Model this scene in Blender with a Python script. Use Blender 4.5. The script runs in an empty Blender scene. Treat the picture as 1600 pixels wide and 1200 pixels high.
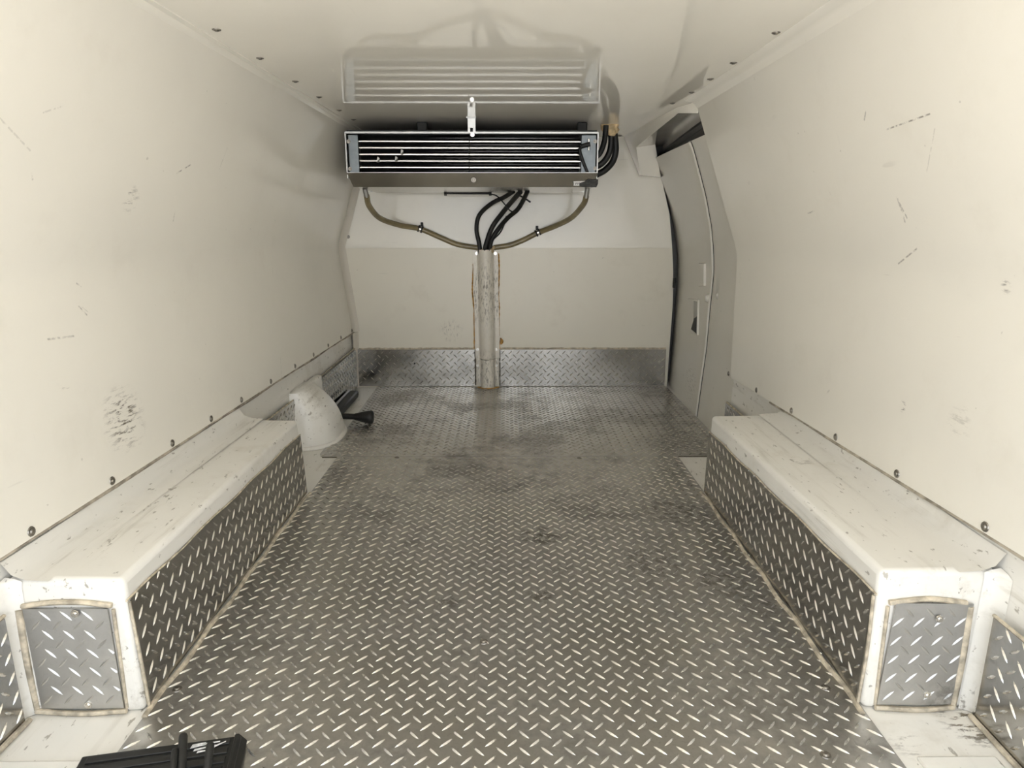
import bpy, bmesh, math, random
from mathutils import Vector, Matrix
random.seed(7)
C = bpy.context.scene.collection
SC = bpy.context.scene

# ---------------------------------------------------------------- camera
F = 1040.0; CAMZ = 0.80
PITCH = math.atan(248.0 / F); YAW = math.atan(7.0 / F * math.cos(PITCH))
cam_data = bpy.data.cameras.new('camera'); cam = bpy.data.objects.new('camera', cam_data)
C.objects.link(cam); SC.camera = cam
cam.location = (0, 0, CAMZ); cam.rotation_euler = (math.pi / 2 - PITCH, 0, -YAW)
cam_data.sensor_fit = 'HORIZONTAL'; cam_data.sensor_width = 36.0; cam_data.lens = 36.0 * F / 1600.0
cam_data.clip_start = 0.02; cam_data.clip_end = 300

# ---------------------------------------------------------------- sky and exposure
world = bpy.data.worlds.new('overcast_sky'); SC.world = world; world.use_nodes = True
wn = world.node_tree.nodes; wn['Background'].inputs['Color'].default_value = (0.90, 0.965, 1.05, 1)
wn['Background'].inputs['Strength'].default_value = 1.6
SC.view_settings.view_transform = 'Standard'; SC.view_settings.look = 'None'
SC.view_settings.exposure = 0.94; SC.view_settings.gamma = 1.0; SC.view_settings.use_curve_mapping = False
sun_d = bpy.data.lights.new('sun', 'SUN'); sun_d.energy = 19.0; sun_d.angle = math.radians(2); sun_d.color = (1, .975, .94)
sun = bpy.data.objects.new('sun', sun_d); C.objects.link(sun); sun.rotation_euler = (math.radians(-10), math.radians(40), 0); sun.location = (0, 10, 12)
REAR = -0.12        # open rear end, load space lengthened behind the camera to even out the daylight
BULK = 3.31        # bulkhead

# ---------------------------------------------------------------- measuring helpers (photo pixel -> place)
_R = Matrix.Rotation(-YAW, 3, 'Z') @ Matrix.Rotation(math.pi / 2 - PITCH, 3, 'X')
CAM = Vector((0, 0, CAMZ))
def ray(x, y): return _R @ Vector(((x - 800) / F, (600 - y) / F, -1.0))
def PY(x, y, Y): d = ray(x, y); return CAM + d * (Y / d.y)
def PZ(x, y, Z=0.0): d = ray(x, y); return CAM + d * ((Z - CAMZ) / d.z)
def PP(x, y, a, b, c):
    a, b, c = Vector(a), Vector(b), Vector(c); n = (b - a).cross(c - a); d = ray(x, y)
    return CAM + d * (n.dot(a - CAM) / n.dot(d))

# ---------------------------------------------------------------- object helpers
WL = {}
class MB:
    def __init__(s): s.v = []; s.f = []
    def add(s, vs, fs):
        o = len(s.v); s.v += [Vector(p) for p in vs]; s.f += [tuple(i + o for i in f) for f in fs]; return s
    def box(s, x0, x1, y0, y1, z0, z1):
        return s.hexa([(x0,y0,z0),(x1,y0,z0),(x1,y1,z0),(x0,y1,z0)], [(x0,y0,z1),(x1,y0,z1),(x1,y1,z1),(x0,y1,z1)])
    def hexa(s, lo, hi):
        n = len(lo); fs = [tuple(reversed(range(n))), tuple(range(n, 2 * n))]
        fs += [(i, (i + 1) % n, n + (i + 1) % n, n + i) for i in range(n)]
        return s.add(list(lo) + list(hi), fs)
    def grid(s, rows, close=False):
        n = len(rows[0]); vs = [p for r in rows for p in r]; fs = []
        for i in range(len(rows) - 1):
            for j in range(n if close else n - 1):
                k = (j + 1) % n; fs.append((i * n + j, i * n + k, (i + 1) * n + k, (i + 1) * n + j))
        return s.add(vs, fs)
    def tube(s, pts, r, n=10, caps=True):
        pts = [Vector(p) for p in pts]; rr = r if isinstance(r, (list, tuple)) else [r] * len(pts); rows = []
        t0 = (pts[1] - pts[0]).normalized(); up = Vector((0, 0, 1)) if abs(t0.z) < .9 else Vector((1, 0, 0))
        a = t0.cross(up).normalized()
        for i, p in enumerate(pts):
            t = (pts[min(i + 1, len(pts) - 1)] - pts[max(i - 1, 0)]).normalized()
            a = (a - t * a.dot(t)).normalized(); b = t.cross(a)
            rows.append([p + (a * math.cos(2 * math.pi * k / n) + b * math.sin(2 * math.pi * k / n)) * rr[i] for k in range(n)])
        o = len(s.v); s.grid(rows, True)
        if caps:
            s.f.append(tuple(o + k for k in reversed(range(n)))); m = o + (len(rows) - 1) * n
            s.f.append(tuple(m + k for k in range(n)))
        return s
    def cyl(s, p, axis, r, h, n=12, r2=None):
        p = Vector(p); axis = Vector(axis).normalized(); return s.tube([p, p + axis * h], [r, r if r2 is None else r2], n)
    def build(s, name, m, parent=None, smooth=None, bevel=0, seg=2, solid=0, offset=-1, kind=None, origin=None):
        xs = [p.x for p in s.v]; ys = [p.y for p in s.v]; zs = [p.z for p in s.v]
        c = Vector(origin) if origin is not None else Vector(((min(xs) + max(xs)) / 2, (min(ys) + max(ys)) / 2, min(zs)))
        me = bpy.data.meshes.new(name); me.from_pydata([p - c for p in s.v], [], s.f)
        bm = bmesh.new(); bm.from_mesh(me); bmesh.ops.recalc_face_normals(bm, faces=bm.faces); bm.to_mesh(me); bm.free()
        me.materials.append(m)
        o = bpy.data.objects.new(name, me); C.objects.link(o); WL[o] = c
        o.location = c - (WL[parent] if parent else Vector((0, 0, 0)))
        if parent: o.parent = parent
        if solid:
            q = o.modifiers.new('solid', 'SOLIDIFY'); q.thickness = solid; q.offset = offset
        if bevel:
            q = o.modifiers.new('bevel', 'BEVEL'); q.width = bevel; q.segments = seg; q.limit_method = 'ANGLE'; q.angle_limit = math.radians(35)
        if smooth is not None or bevel:
            ang = math.radians(smooth if smooth else 40)
            me.polygons.foreach_set('use_smooth', [True] * len(me.polygons))
            try: me.set_sharp_from_angle(angle=ang)
            except Exception: pass
        if kind: o['kind'] = kind
        return o
def sheet(rows, off):          # curved sheet with real thickness and crisp rims
    off = Vector(off); rows = [[Vector(p) for p in r] for r in rows]; back = [[p + off for p in r] for r in rows]
    b = MB(); b.grid(rows); b.grid(back); n = len(rows) - 1
    for i in range(n):
        for j in (0, -1): b.add([rows[i][j], rows[i + 1][j], back[i + 1][j], back[i][j]], [(0, 1, 2, 3)])
    for i in (0, n):
        for j in range(len(rows[0]) - 1): b.add([rows[i][j], rows[i][j + 1], back[i][j + 1], back[i][j]], [(0, 1, 2, 3)])
    return b
def empty(name, loc, label, cat, group=None):
    o = bpy.data.objects.new(name, None); C.objects.link(o); o.location = loc; o.empty_display_size = .05
    WL[o] = Vector(loc); return tag(o, label, cat, group)
def tag(o, label, cat, group=None, kind=None):
    o['label'] = label; o['category'] = cat
    if group: o['group'] = group
    if kind: o['kind'] = kind
    return o
def spline(pts, n=8):
    pts = [Vector(p) for p in pts]; q = [pts[0] * 2 - pts[1]] + pts + [pts[-1] * 2 - pts[-2]]; out = []
    for i in range(1, len(q) - 2):
        for k in range(n):
            t = k / n; a, b, c, d = q[i - 1], q[i], q[i + 1], q[i + 2]
            out.append(0.5 * ((2 * b) + (c - a) * t + (2 * a - 5 * b + 4 * c - d) * t * t + (3 * b - a - 3 * c + d) * t ** 3))
    return out + [pts[-1]]
def lerp(a, b, t): return a + (b - a) * t

# ---------------------------------------------------------------- materials
class NT:
    def __init__(s, name):
        s.m = bpy.data.materials.new(name); s.m.use_nodes = True; s.t = s.m.node_tree; s.b = s.t.nodes['Principled BSDF']
        s.pos = s.t.nodes.new('ShaderNodeNewGeometry').outputs['Position']
    def n(s, typ, **kw):
        o = s.t.nodes.new(typ)
        for k, v in kw.items(): setattr(o, k, v)
        return o
    def link(s, a, b): s.t.links.new(a, b)
    def val(s, inp, v):
        if hasattr(v, 'is_linked') or hasattr(v, 'links'): s.link(v, inp)
        else: inp.default_value = v
    def math(s, op, a, b=0.0, c=0.0, clamp=False):
        o = s.n('ShaderNodeMath', operation=op, use_clamp=clamp)
        s.val(o.inputs[0], a); s.val(o.inputs[1], b)
        if op in ('MULTIPLY_ADD', 'SMOOTH_MIN', 'SMOOTH_MAX'): s.val(o.inputs[2], c)
        return o.outputs[0]
    def vmath(s, op, a, b=(0, 0, 0)):
        o = s.n('ShaderNodeVectorMath', operation=op); s.val(o.inputs[0], a); s.val(o.inputs[1], b)
        return o
    def noise(s, scale, detail=4, rough=.55, vec=None, stretch=None, rot=None):
        o = s.n('ShaderNodeTexNoise'); o.inputs['Scale'].default_value = scale; o.inputs['Detail'].default_value = detail
        o.inputs['Roughness'].default_value = rough
        v = vec or s.pos
        if stretch or rot:
            mp = s.n('ShaderNodeMapping'); s.link(v, mp.inputs[0])
            if rot: mp.inputs['Rotation'].default_value = rot
            if stretch: mp.inputs['Scale'].default_value = stretch
            v = mp.outputs[0]
        s.link(v, o.inputs['Vector']); return o.outputs[0]
    def ramp(s, f, lo, hi, a=0.0, b=1.0):
        o = s.n('ShaderNodeMapRange'); o.interpolation_type = 'SMOOTHSTEP'; s.link(f, o.inputs[0])
        for i, v in enumerate((lo, hi, a, b)): o.inputs[i + 1].default_value = v
        return o.outputs[0]
    def mix(s, f, a, b):
        o = s.n('ShaderNodeMix', data_type='RGBA'); s.val(o.inputs[0], f)
        for k, v in ((6, a), (7, b)):
            if isinstance(v, tuple): o.inputs[k].default_value = (*v, 1) if len(v) == 3 else v
            else: s.link(v, o.inputs[k])
        return o.outputs[2]
    def blob(s, p, r):                      # 1 at p, 0 beyond r
        d = s.vmath('DISTANCE', s.pos, tuple(p)).outputs['Value']; return s.ramp(d, r, r * .25)
    def seg(s, a, b, w):                    # a scratch from a to b
        a = Vector(a); b = Vector(b); ab = b - a
        pa = s.vmath('SUBTRACT', s.pos, tuple(a)).outputs[0]
        t = s.math('MULTIPLY', s.vmath('DOT_PRODUCT', pa, tuple(ab / max(ab.length_squared, 1e-9))).outputs['Value'], 1.0, clamp=True)
        sc = s.n('ShaderNodeVectorMath', operation='SCALE'); sc.inputs[0].default_value = tuple(ab); s.link(t, sc.inputs['Scale'])
        return s.ramp(s.vmath('DISTANCE', pa, sc.outputs[0]).outputs['Value'], w, w * .35)
    def bump(s, h, strength, dist=.002):
        o = s.n('ShaderNodeBump'); o.inputs['Strength'].default_value = strength; o.inputs['Distance'].default_value = dist
        s.link(h, o.inputs['Height']); s.link(o.outputs[0], s.b.inputs['Normal'])
    def set(s, color=None, rough=None, metal=None, **kw):
        if color is not None:
            if isinstance(color, tuple): s.b.inputs['Base Color'].default_value = (*color, 1)
            else: s.link(color, s.b.inputs['Base Color'])
        if rough is not None: s.val(s.b.inputs['Roughness'], rough)
        if metal is not None: s.val(s.b.inputs['Metallic'], metal)
        for k, v in kw.items(): s.val(s.b.inputs[k.replace('_', ' ')], v)
        return s.m
def simple(name, col, rough, metal=0.0, var=.12, scale=30):
    t = NT(name); nz = t.noise(scale, 3)
    c = t.mix(t.ramp(nz, .3, .7), tuple(x * (1 - var) for x in col), tuple(min(1, x * (1 + var)) for x in col))
    return t.set(c, rough, metal)

# wall planes (bend line to ceiling line, seam line to bend line); used for the panels and to place their scratches
def lx(i, Y): a, b = ((-.822, -.776), (-.825, -.772), (-.856, -.820), (-.690, -.660))[i]; return lerp(a, b, (Y - .4) / 2.91)
def lz(i, Y): a, b = ((0, 0), (.284, .284), (.712, .700), (1.206, 1.206))[i]; return lerp(a, b, (Y - .4) / 2.91)
def rx(i, Y): a, b = ((.782, .822), (.797, .826), (.822, .816), (.646, .636))[i]; return lerp(a, b, (Y - .4) / 1.983)
def rz(i, Y):
    if i == 1: return .316 - .030 * (Y - .4) - max(0, Y - 1.85) * .005
    return (0, 0, .703, 1.206)[i]
def on_left(x, y, upper): i = (2, 3) if upper else (1, 2); return PP(x, y, (lx(i[0], 1) + .006, 1, lz(i[0], 1)), (lx(i[1], 1) + .006, 1, lz(i[1], 1)), (lx(i[0], 3) + .006, 3, lz(i[0], 3)))
def on_right(x, y, upper): i = (2, 3) if upper else (1, 2); return PP(x, y, (rx(i[0], 1) - .006, 1, rz(i[0], 1)), (rx(i[1], 1) - .006, 1, rz(i[1], 1)), (rx(i[0], 2.2) - .006, 2.2, rz(i[0], 2.2)))

def paint(name, col, rough, marks=(), smudges=(), grime=.35, fleck=.5, peel=.12, streak_dir=(3, 3, 14), drag=0.0):
    t = NT(name)
    big = t.noise(1.7, 4); fine = t.noise(140, 2)
    base = t.mix(t.ramp(big, .3, .75), col, tuple(c * .95 for c in col))
    # scattered hairline scuffs in three directions
    sc = None
    for rot, st, th in (((.3, .6, .2), (40, 3, 3), .74), ((1.2, .1, .9), (3, 46, 4), .75), ((.2, 1.1, 2.0), (4, 4, 52), .745)):
        q = t.ramp(t.noise(1.6, 2, .5, None, st, rot), th, th + .04)
        sc = q if sc is None else t.math('MAXIMUM', sc, q)
    sc = t.math('MULTIPLY', sc, t.ramp(t.noise(2.3, 2), .5, .7))
    dots = t.ramp(t.noise(55, 2, .5), .76, .80)
    f = t.math('MAXIMUM', t.math('MULTIPLY', sc, .5 * fleck), t.math('MULTIPLY', dots, .7 * fleck))
    brk = t.ramp(t.noise(90, 3, .6), .40, .60)
    for a, b, w, s in marks: f = t.math('MAXIMUM', f, t.math('MULTIPLY', t.math('MULTIPLY', t.seg(a, b, w), brk), s))
    if smudges:
        streak = t.ramp(t.noise(9, 5, .7, None, streak_dir), .50, .62)
        for p, r, s in smudges: f = t.math('MAXIMUM', f, t.math('MULTIPLY', t.math('MULTIPLY', t.blob(p, r), streak), s))
    c = t.mix(f, base, (.16, .135, .10))
    g = t.math('MULTIPLY', t.ramp(t.noise(6, 6, .68), .52, .8), grime)
    c = t.mix(g, c, (.50, .44, .33))
    if drag:
        dr = t.ramp(t.noise(1.5, 5, .7, None, (26, 1.6, 26)), .50, .72)
        dr = t.math('MULTIPLY', t.math('MULTIPLY', dr, t.ramp(t.noise(4, 3), .40, .66)), drag)
        c = t.mix(dr, c, (.40, .36, .28))
        sp = t.math('MULTIPLY', t.ramp(t.noise(60, 3, .6, None, (1.4, .5, 1)), .64, .70), drag * 1.2)
        c = t.mix(sp, c, (.22, .19, .14))
    t.bump(t.math('ADD', t.math('MULTIPLY', big, 3.0), t.math('MULTIPLY', fine, .05)), peel, .003)
    return t.set(c, t.math('ADD', rough, t.math('MULTIPLY', f, .4)), 0.0)

WHITE = (.885, .846, .755)
L = on_left; R_ = on_right
wall_marks = [
    (L(0,185,1), L(47,235,1), .0022, .35), (L(68,176,1), L(100,165,1), .002, .3), (L(277,271,1), L(298,258,1), .0028, .8),
    (L(271,345,1), L(274,330,1), .003, .6), (L(124,478,0), L(137,492,0), .003, .8), (L(130,480,0), L(141,489,0), .0025, .7),
    (L(76,530,0), L(116,525,0), .003, .6), (L(439,552,0), L(440,592,0), .003, .5), (L(463,502,0), L(472,500,0), .004, .8),
    (L(345,260,1), L(356,232,1), .003, .3), (L(121,443,0), L(128,447,0), .003, .7), (L(50,272,1), L(51,280,1), .003, .6),
    (R_(1386,202,1), R_(1453,178,1), .0022, .8), (R_(1310,444,0), R_(1345,402,0), .0026, .75), (R_(1404,412,1), R_(1433,388,1), .0024, .7),
    (R_(1487,524,0), R_(1506,528,0), .003, .8), (R_(1402,308,1), R_(1414,346,1), .0035, .6), (R_(1406,318,1), R_(1417,340,1), .003, .7),
    (R_(1351,187,1), R_(1353,175,1), .003, .6), (R_(1448,270,1), R_(1461,200,1), .002, .3), (R_(1262,334,1), R_(1273,329,1), .003, .7),
    (R_(1284,415,0), R_(1287,424,0), .004, .6), (R_(1258,544,0), R_(1262,541,0), .005, .9), (R_(1294,614,0), R_(1298,610,0), .005, .9)]
wall_smudges = [(L(195,655,0), .085, 1.0), (L(205,312,1), .035, .9), (L(100,600,0), .02, .5), (R_(1412,635,0), .014, 1.3), (R_(1577,447,0), .016, .9), (R_(1500,660,0), .04, .25), (R_(1165,435,0), .03, .6)]
m_wall = paint('wall_paint', WHITE, .17, wall_marks, wall_smudges, .10, .35, .10)
m_ceil = paint('ceiling_paint', WHITE, .05, [], [], .04, .10, .02)
m_bulk = paint('bulkhead_paint', (.83, .792, .70), .14, [], [], .12, .5, .04)  # white darkened in the colour to stand in for daylight falloff
m_bulk_low = paint('bulkhead_lower_paint', (.79, .742, .63), .34, [(PY(890,438,BULK), PY(1000,436,BULK), .003, .5), (PY(600,478,BULK), PY(700,472,BULK), .003, .4)], [(PY(705,517,BULK-.004), .07, .5)], .25, .8, .05, (12, 3, 5))  # greyer beige panel, also darkened in the colour for daylight falloff
m_liner = paint('liner_gelcoat', (.85, .825, .765), .30, [], [(PZ(1525,1130), .07, 1.3), (PZ(1420,1160), .04, .5), (Vector((.70, 1.5, .25)), .04, .45)], .45, .7, .10, (3, 9, 3), .55)
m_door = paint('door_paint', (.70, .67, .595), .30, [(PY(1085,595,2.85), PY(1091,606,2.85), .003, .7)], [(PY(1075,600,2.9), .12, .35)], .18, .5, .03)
m_post = paint('post_paint', (.79, .74, .65), .35, [], [(PY(761,460,3.26), .22, .75), (PY(763,580,3.26), .14, .75)], .35, 1.0, .06, (16, 16, 4))
m_trim = paint('corner_trim_paint', (.74, .69, .60), .4, [], [], .3, .5, .05)

def treadmetal(name, col, r0, r1, stains=(), dirt=.5, scratch=.5):
    t = NT(name)
    big = t.noise(3.2, 5, .6); mid = t.noise(22, 5, .65); fine = t.noise(160, 3, .6)
    d = t.math('MULTIPLY', t.ramp(t.math('ADD', t.math('MULTIPLY', big, .65), t.math('MULTIPLY', mid, .35)), .44, .66), dirt)
    speck = t.math('MULTIPLY', t.ramp(fine, .55, .72), .35 * dirt)
    d = t.math('MAXIMUM', d, speck)
    st = t.ramp(t.noise(38, 5, .7), .36, .62)
    for p, r, s in stains: d = t.math('MAXIMUM', d, t.math('MULTIPLY', t.math('MULTIPLY', t.blob(p, r), st), s))
    ln = t.ramp(t.noise(2.0, 2, .5, None, (70, 2, 70)), .70, .76)
    d = t.math('MAXIMUM', d, t.math('MULTIPLY', t.math('MULTIPLY', ln, t.ramp(big, .45, .6)), scratch))
    c = t.mix(d, col, (.14, .125, .10))
    t.bump(t.math('ADD', mid, t.math('MULTIPLY', fine, .4)), .10, .001)
    return t.set(c, t.math('MULTIPLY_ADD', d, r1 - r0, r0), t.math('MULTIPLY_ADD', d, -.45, 1.0))
stains = [(PZ(845,838), .09, 1.0), (PZ(845,930), .05, 1.0), (PZ(700,940), .05, .8), (PZ(833,652), .09, .7), (PZ(1060,800), .16, .9), (PZ(1020,880), .14, .8),
          (PZ(1130,910), .12, .9), (PZ(1190,945), .10, .8), (PZ(840,705), .08, .6), (PZ(760,760), .15, .5), (PZ(760,606), .09, .9), (PZ(880,890), .07, .6), (PZ(950,770), .12, .5), (PZ(1060,690), .2, .6), (PZ(820,1020), .03, .8)]
m_floor = treadmetal('floor_tread_aluminium', (.54, .525, .495), .30, .55, stains, .7, .6)
m_lug = treadmetal('worn_tread_lug_metal', (.78, .77, .74), .20, .45, stains, .4, .2)
m_plate = treadmetal('bright_tread_aluminium', (.46, .45, .43), .17, .4, [], .35, .2)
m_platelug = treadmetal('bright_tread_lug_metal', (.70, .69, .66), .14, .35, [], .2, .1)
m_end = treadmetal('dull_tread_aluminium', (.60, .595, .58), .48, .5, [(PZ(1500,1120), .08, .8)], .3, .2)
m_seal = simple('tan_sealant', (.52, .455, .35), .7, 0, .35, 50)
m_seamseal = simple('grey_tan_seam_sealant', (.40, .355, .28), .7, 0, .4, 26)
m_rust = simple('orange_old_adhesive', (.50, .27, .06), .55, 0, .35, 45)
m_foam = simple('yellowed_foam_sealant', (.62, .47, .27), .7, 0, .3, 40)
m_black = simple('black_rubber', (.006, .006, .006), .55, 0, .2, 40)
m_blackpl = simple('black_plastic', (.011, .011, .010), .5, 0, .3, 50)
m_hose = simple('smoky_drain_hose', (.22, .175, .09), .22, 0, .2, 12)
m_pan = simple('shaded_drip_pan_steel', (.25, .235, .205), .26, 1, .08, 10)  # pan steel with the dark floor reflection put into its colour
m_steel = simple('brushed_stainless', (.46, .44, .40), .22, 1, .06, 8)
m_case = simple('galvanised_sheet', (.42, .42, .41), .38, 1, .1, 20)
m_alu = simple('bright_aluminium', (.80, .79, .76), .22, 1, .05, 30)
m_fin = simple('dark_coil_fin', (.05, .05, .048), .45, .6, .2, 30)
m_endpl = simple('blue_grey_end_plate', (.24, .27, .29), .42, .3, .1, 25)
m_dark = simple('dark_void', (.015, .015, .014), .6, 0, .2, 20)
m_screw = simple('screw_metal', (.28, .26, .23), .38, 1, .2, 60)
m_bright = simple('bright_rivet', (.72, .70, .66), .2, 1, .05, 60)
m_rail = simple('black_door_rail', (.007, .007, .007), .5, 0, .2, 30)
m_frame = simple('grey_door_frame_paint', (.42, .40, .36), .2, 0, .06, 6)
m_seam = simple('dark_joint', (.10, .085, .06), .8, 0, .3, 60)
m_white = simple('white_sticker', (.82, .82, .80), .5, 0, .04, 30)
m_ink = simple('black_ink', (.02, .02, .02), .6, 0, .1, 30)
m_tape = simple('grey_duct_tape', (.035, .035, .034), .5, 0, .5, 90)
m_asphalt = simple('pale_concrete', (.50, .49, .475), .85, 0, .3, 9)
m_body = simple('van_body_grey', (.30, .30, .29), .5, 0, .03, 5)
m_scuff = simple('white_scuff', (.72, .72, .74), .6, 0, .25, 120)

# ---------------------------------------------------------------- shell
# outside: pavement and the outer skin of the van, open at the rear
o = MB().box(-30, 30, -40, 12, -.62, -.56).build('ground', m_asphalt); tag(o, 'pale concrete outside the open rear doors', 'ground', kind='structure')
b = MB()
b.box(-.99, -.97, REAR, 3.5, -.10, 1.30); b.box(.97, .99, REAR, 3.5, -.10, 1.30); b.box(-.99, .99, REAR, 3.5, 1.28, 1.30)
b.box(-.99, .99, REAR, 3.5, -.10, -.08); b.box(-.99, .99, 3.48, 3.5, -.10, 1.30)
def ring(Y):
    return [(lx(0, Y), Y, -.01), (lx(1, Y), Y, lz(1, Y)), (lx(2, Y), Y, lz(2, Y)), (lx(3, Y), Y, 1.206), (rx(3, Y), Y, 1.206), (rx(2, Y), Y, .703), (rx(1, Y), Y, rz(1, Y)), (rx(0, Y), Y, -.01)]
outer = [(-.99, REAR, -.10), (-.99, REAR, .3), (-.99, REAR, .7), (-.99, REAR, 1.30), (.99, REAR, 1.30), (.99, REAR, .7), (.99, REAR, .3), (.99, REAR, -.10)]
b.grid([outer, ring(REAR)], True)
o = b.build('van_body', m_body); tag(o, 'white outer skin of the van around the load space', 'van body', kind='structure')

floor = MB().box(-.95, .95, REAR, 3.47, -.05, -.004).build('floor', m_liner); tag(floor, 'white moulded liner floor under the tread plates', 'floor', kind='structure')

def strip_surface(pts_fn, Y0, Y1, n):       # loft of a cross-section along Y
    return [pts_fn(lerp(Y0, Y1, i / n)) for i in range(n + 1)]
def bendarc(a, bnd, c, r=.03, k=5):         # rounded fold between two straight runs
    a, bnd, c = Vector(a), Vector(bnd), Vector(c); p = bnd + (a - bnd).normalized() * r; q = bnd + (c - bnd).normalized() * r
    a1 = p + (a - p).normalized() * .012; c1 = q + (c - q).normalized() * .012
    return [a, a1] + [p.lerp(bnd, t).lerp(bnd.lerp(q, t), t) for t in [i / k for i in range(k + 1)]] + [c1, c]
# left wall
def lowl(Y): return [(lx(0, Y), Y, -.004), (lx(1, Y) - .004, Y, lz(1, Y) + .04)]
wall_l = sheet(strip_surface(lowl, REAR, BULK + .02, 6), (-.02, 0, 0)).build('wall_left', m_liner)
tag(wall_l, 'white liner of the left wall below the panel', 'wall', kind='structure')
def upl(Y): return bendarc((lx(1, Y) + .006, Y, lz(1, Y)), (lx(2, Y) + .006, Y, lz(2, Y)), (lx(3, Y) + .006, Y, 1.2055))
pan_l = sheet(strip_surface(upl, REAR, BULK - .001, 16), (-.005, 0, 0)).build('wall_panel', m_wall, wall_l, smooth=60)
wall_r = sheet(strip_surface(lambda Y: [(rx(0, Y), Y, -.004), (rx(1, Y) + .004, Y, rz(1, Y) + .05)], REAR, 2.40, 6), (.02, 0, 0)).build('wall_right', m_liner)
tag(wall_r, 'white liner of the right wall below the panel', 'wall', kind='structure')
def upr(Y): return bendarc((rx(1, Y) - .006, Y, rz(1, Y)), (rx(2, Y) - .006, Y, .703), (rx(3, Y) - .006, Y, 1.2055))
pan_r = sheet(strip_surface(upr, REAR, 2.383, 16), (.005, 0, 0)).build('wall_panel', m_wall, wall_r, smooth=60)
# ceiling
ceil = MB().grid([[(lx(3, Y) - .02, Y, 1.206), (.0, Y, 1.206), (.80, Y, 1.206)] for Y in [lerp(REAR, BULK + .02, i / 8) for i in range(9)]]).build('ceiling', m_ceil, solid=.012, offset=1)
for q in ceil.modifiers: q.offset = -1
tag(ceil, 'glossy white ceiling panel', 'ceiling', kind='structure')
# make sure the sheet thickens upward
me = ceil.data
if me.polygons[0].normal.z > 0: me.flip_normals()
# coves between walls and ceiling
def cove(sx, x0, Y0, Y1, name, lab, k=1.0):
    rows = []
    for i in range(9):
        Y = lerp(Y0, Y1, i / 8); X = x0(Y)
        d = .028
        rows.append([(X - sx * .006 + sx * .34 * .024 * k, Y, 1.206 - .024 * k), (X - sx * .009, Y, 1.206 - .012 * k), (X - sx * .018 * k, Y, 1.206 - .005 * k), (X - sx * .040 * k, Y, 1.206 - .0025), (X - sx * .042 * k, Y, 1.2065)])
    o = MB().grid(rows).build(name, m_ceil, smooth=50); tag(o, lab, 'trim', kind='structure')
cove(-1, lambda Y: lx(3, Y), REAR, BULK, 'trim_1', 'white cove strip along the left edge of the ceiling', .62)
cove(1, lambda Y: rx(3, Y), REAR, 2.383, 'trim_2', 'white cove strip along the right edge of the ceiling')

# bulkhead
def bulk_edge(z): 
    t = [(0, .815), (.2, .818), (.4, .822), (.55, .818), (.70, .803), (.85, .782), (1.02, .735), (1.06, .72), (1.22, .66)]
    for (a, x0), (c, x1) in zip(t, t[1:]):
        if z <= c: return lerp(x0, x1, (z - a) / (c - a))
    return t[-1][1]
def left_edge(z):
    Y = BULK; t = [(lz(i, Y), lx(i, Y)) for i in range(4)]
    for (a, x0), (c, x1) in zip(t, t[1:]):
        if z <= c: return lerp(x0, x1, (z - a) / (c - a))
    return t[-1][1]
zs = [-.004, .1, .2, .3, .4, .5, .6, .692]
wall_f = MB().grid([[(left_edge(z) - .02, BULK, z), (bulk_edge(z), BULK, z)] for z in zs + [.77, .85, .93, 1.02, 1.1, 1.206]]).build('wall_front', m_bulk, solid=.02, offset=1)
if wall_f.data.polygons[0].normal.y > 0: wall_f.data.flip_normals()
wall_f.modifiers[0].offset = -1
tag(wall_f, 'white bulkhead wall behind the cooling unit', 'wall', kind='structure')
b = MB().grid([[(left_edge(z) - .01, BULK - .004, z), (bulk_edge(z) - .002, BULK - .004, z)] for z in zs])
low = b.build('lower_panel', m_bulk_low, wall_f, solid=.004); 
if low.data.polygons[0].normal.y > 0: low.data.flip_normals()

# screws: a dome in a countersunk washer, shared mesh
def screw_mesh(name, m, r=.008):
    b = MB(); b.cyl((0, 0, 0), (0, 0, 1), r, .0015, 12, r * .9); b.cyl((0, 0, .0012), (0, 0, 1), r * .62, .0022, 10, r * .35)
    me = bpy.data.meshes.new(name); me.from_pydata([tuple(v) for v in b.v], [], b.f); me.materials.append(m); return me
SM = screw_mesh('screw', m_screw); SMB = screw_mesh('rivet', m_bright, .007)
def screw(parent, p, n, me=SM, name='screw', s=1.0):
    o = bpy.data.objects.new(name, me); C.objects.link(o); o.parent = parent; p = Vector(p)
    o.location = p - WL[parent]; o.rotation_mode = 'QUATERNION'; o.rotation_quaternion = Vector((0, 0, 1)).rotation_difference(Vector(n).normalized()); o.scale = (s, s, s)
    WL[o] = p; return o
def seam_left_Y(px): # Y of the left seam at pixel column px
    return min((abs((800 + 0) - 0), 0) for _ in (0,))
def find_Y(fn, px):
    lo, hi = .6, 3.3; best = None
    for i in range(541):
        Y = lo + (hi - lo) * i / 540; p = _R.transposed() @ (Vector(fn(Y)) - CAM); x = 800 + F * p.x / -p.z
        if best is None or abs(x - px) < best[0]: best = (abs(x - px), Y)
    return best[1]
nl = Vector((1, 0, .04)); nr = Vector((-1, 0, .02))
for px in (45, 172, 265, 327, 375, 421, 459, 488, 511, 531, 548):
    Y = find_Y(lambda Y: (lx(1, Y), Y, lz(1, Y) + .011), px); screw(pan_l, (lx(1, Y) + .005, Y, lz(1, Y) + .011), nl, s=1.15)
for px in (1545, 1405, 1310, 1240, 1185, 1141):
    Y = find_Y(lambda Y: (rx(1, Y), Y, rz(1, Y) + .011), px); screw(pan_r, (rx(1, Y) - .006, Y, rz(1, Y) + .011), nr, s=1.15)
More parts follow.
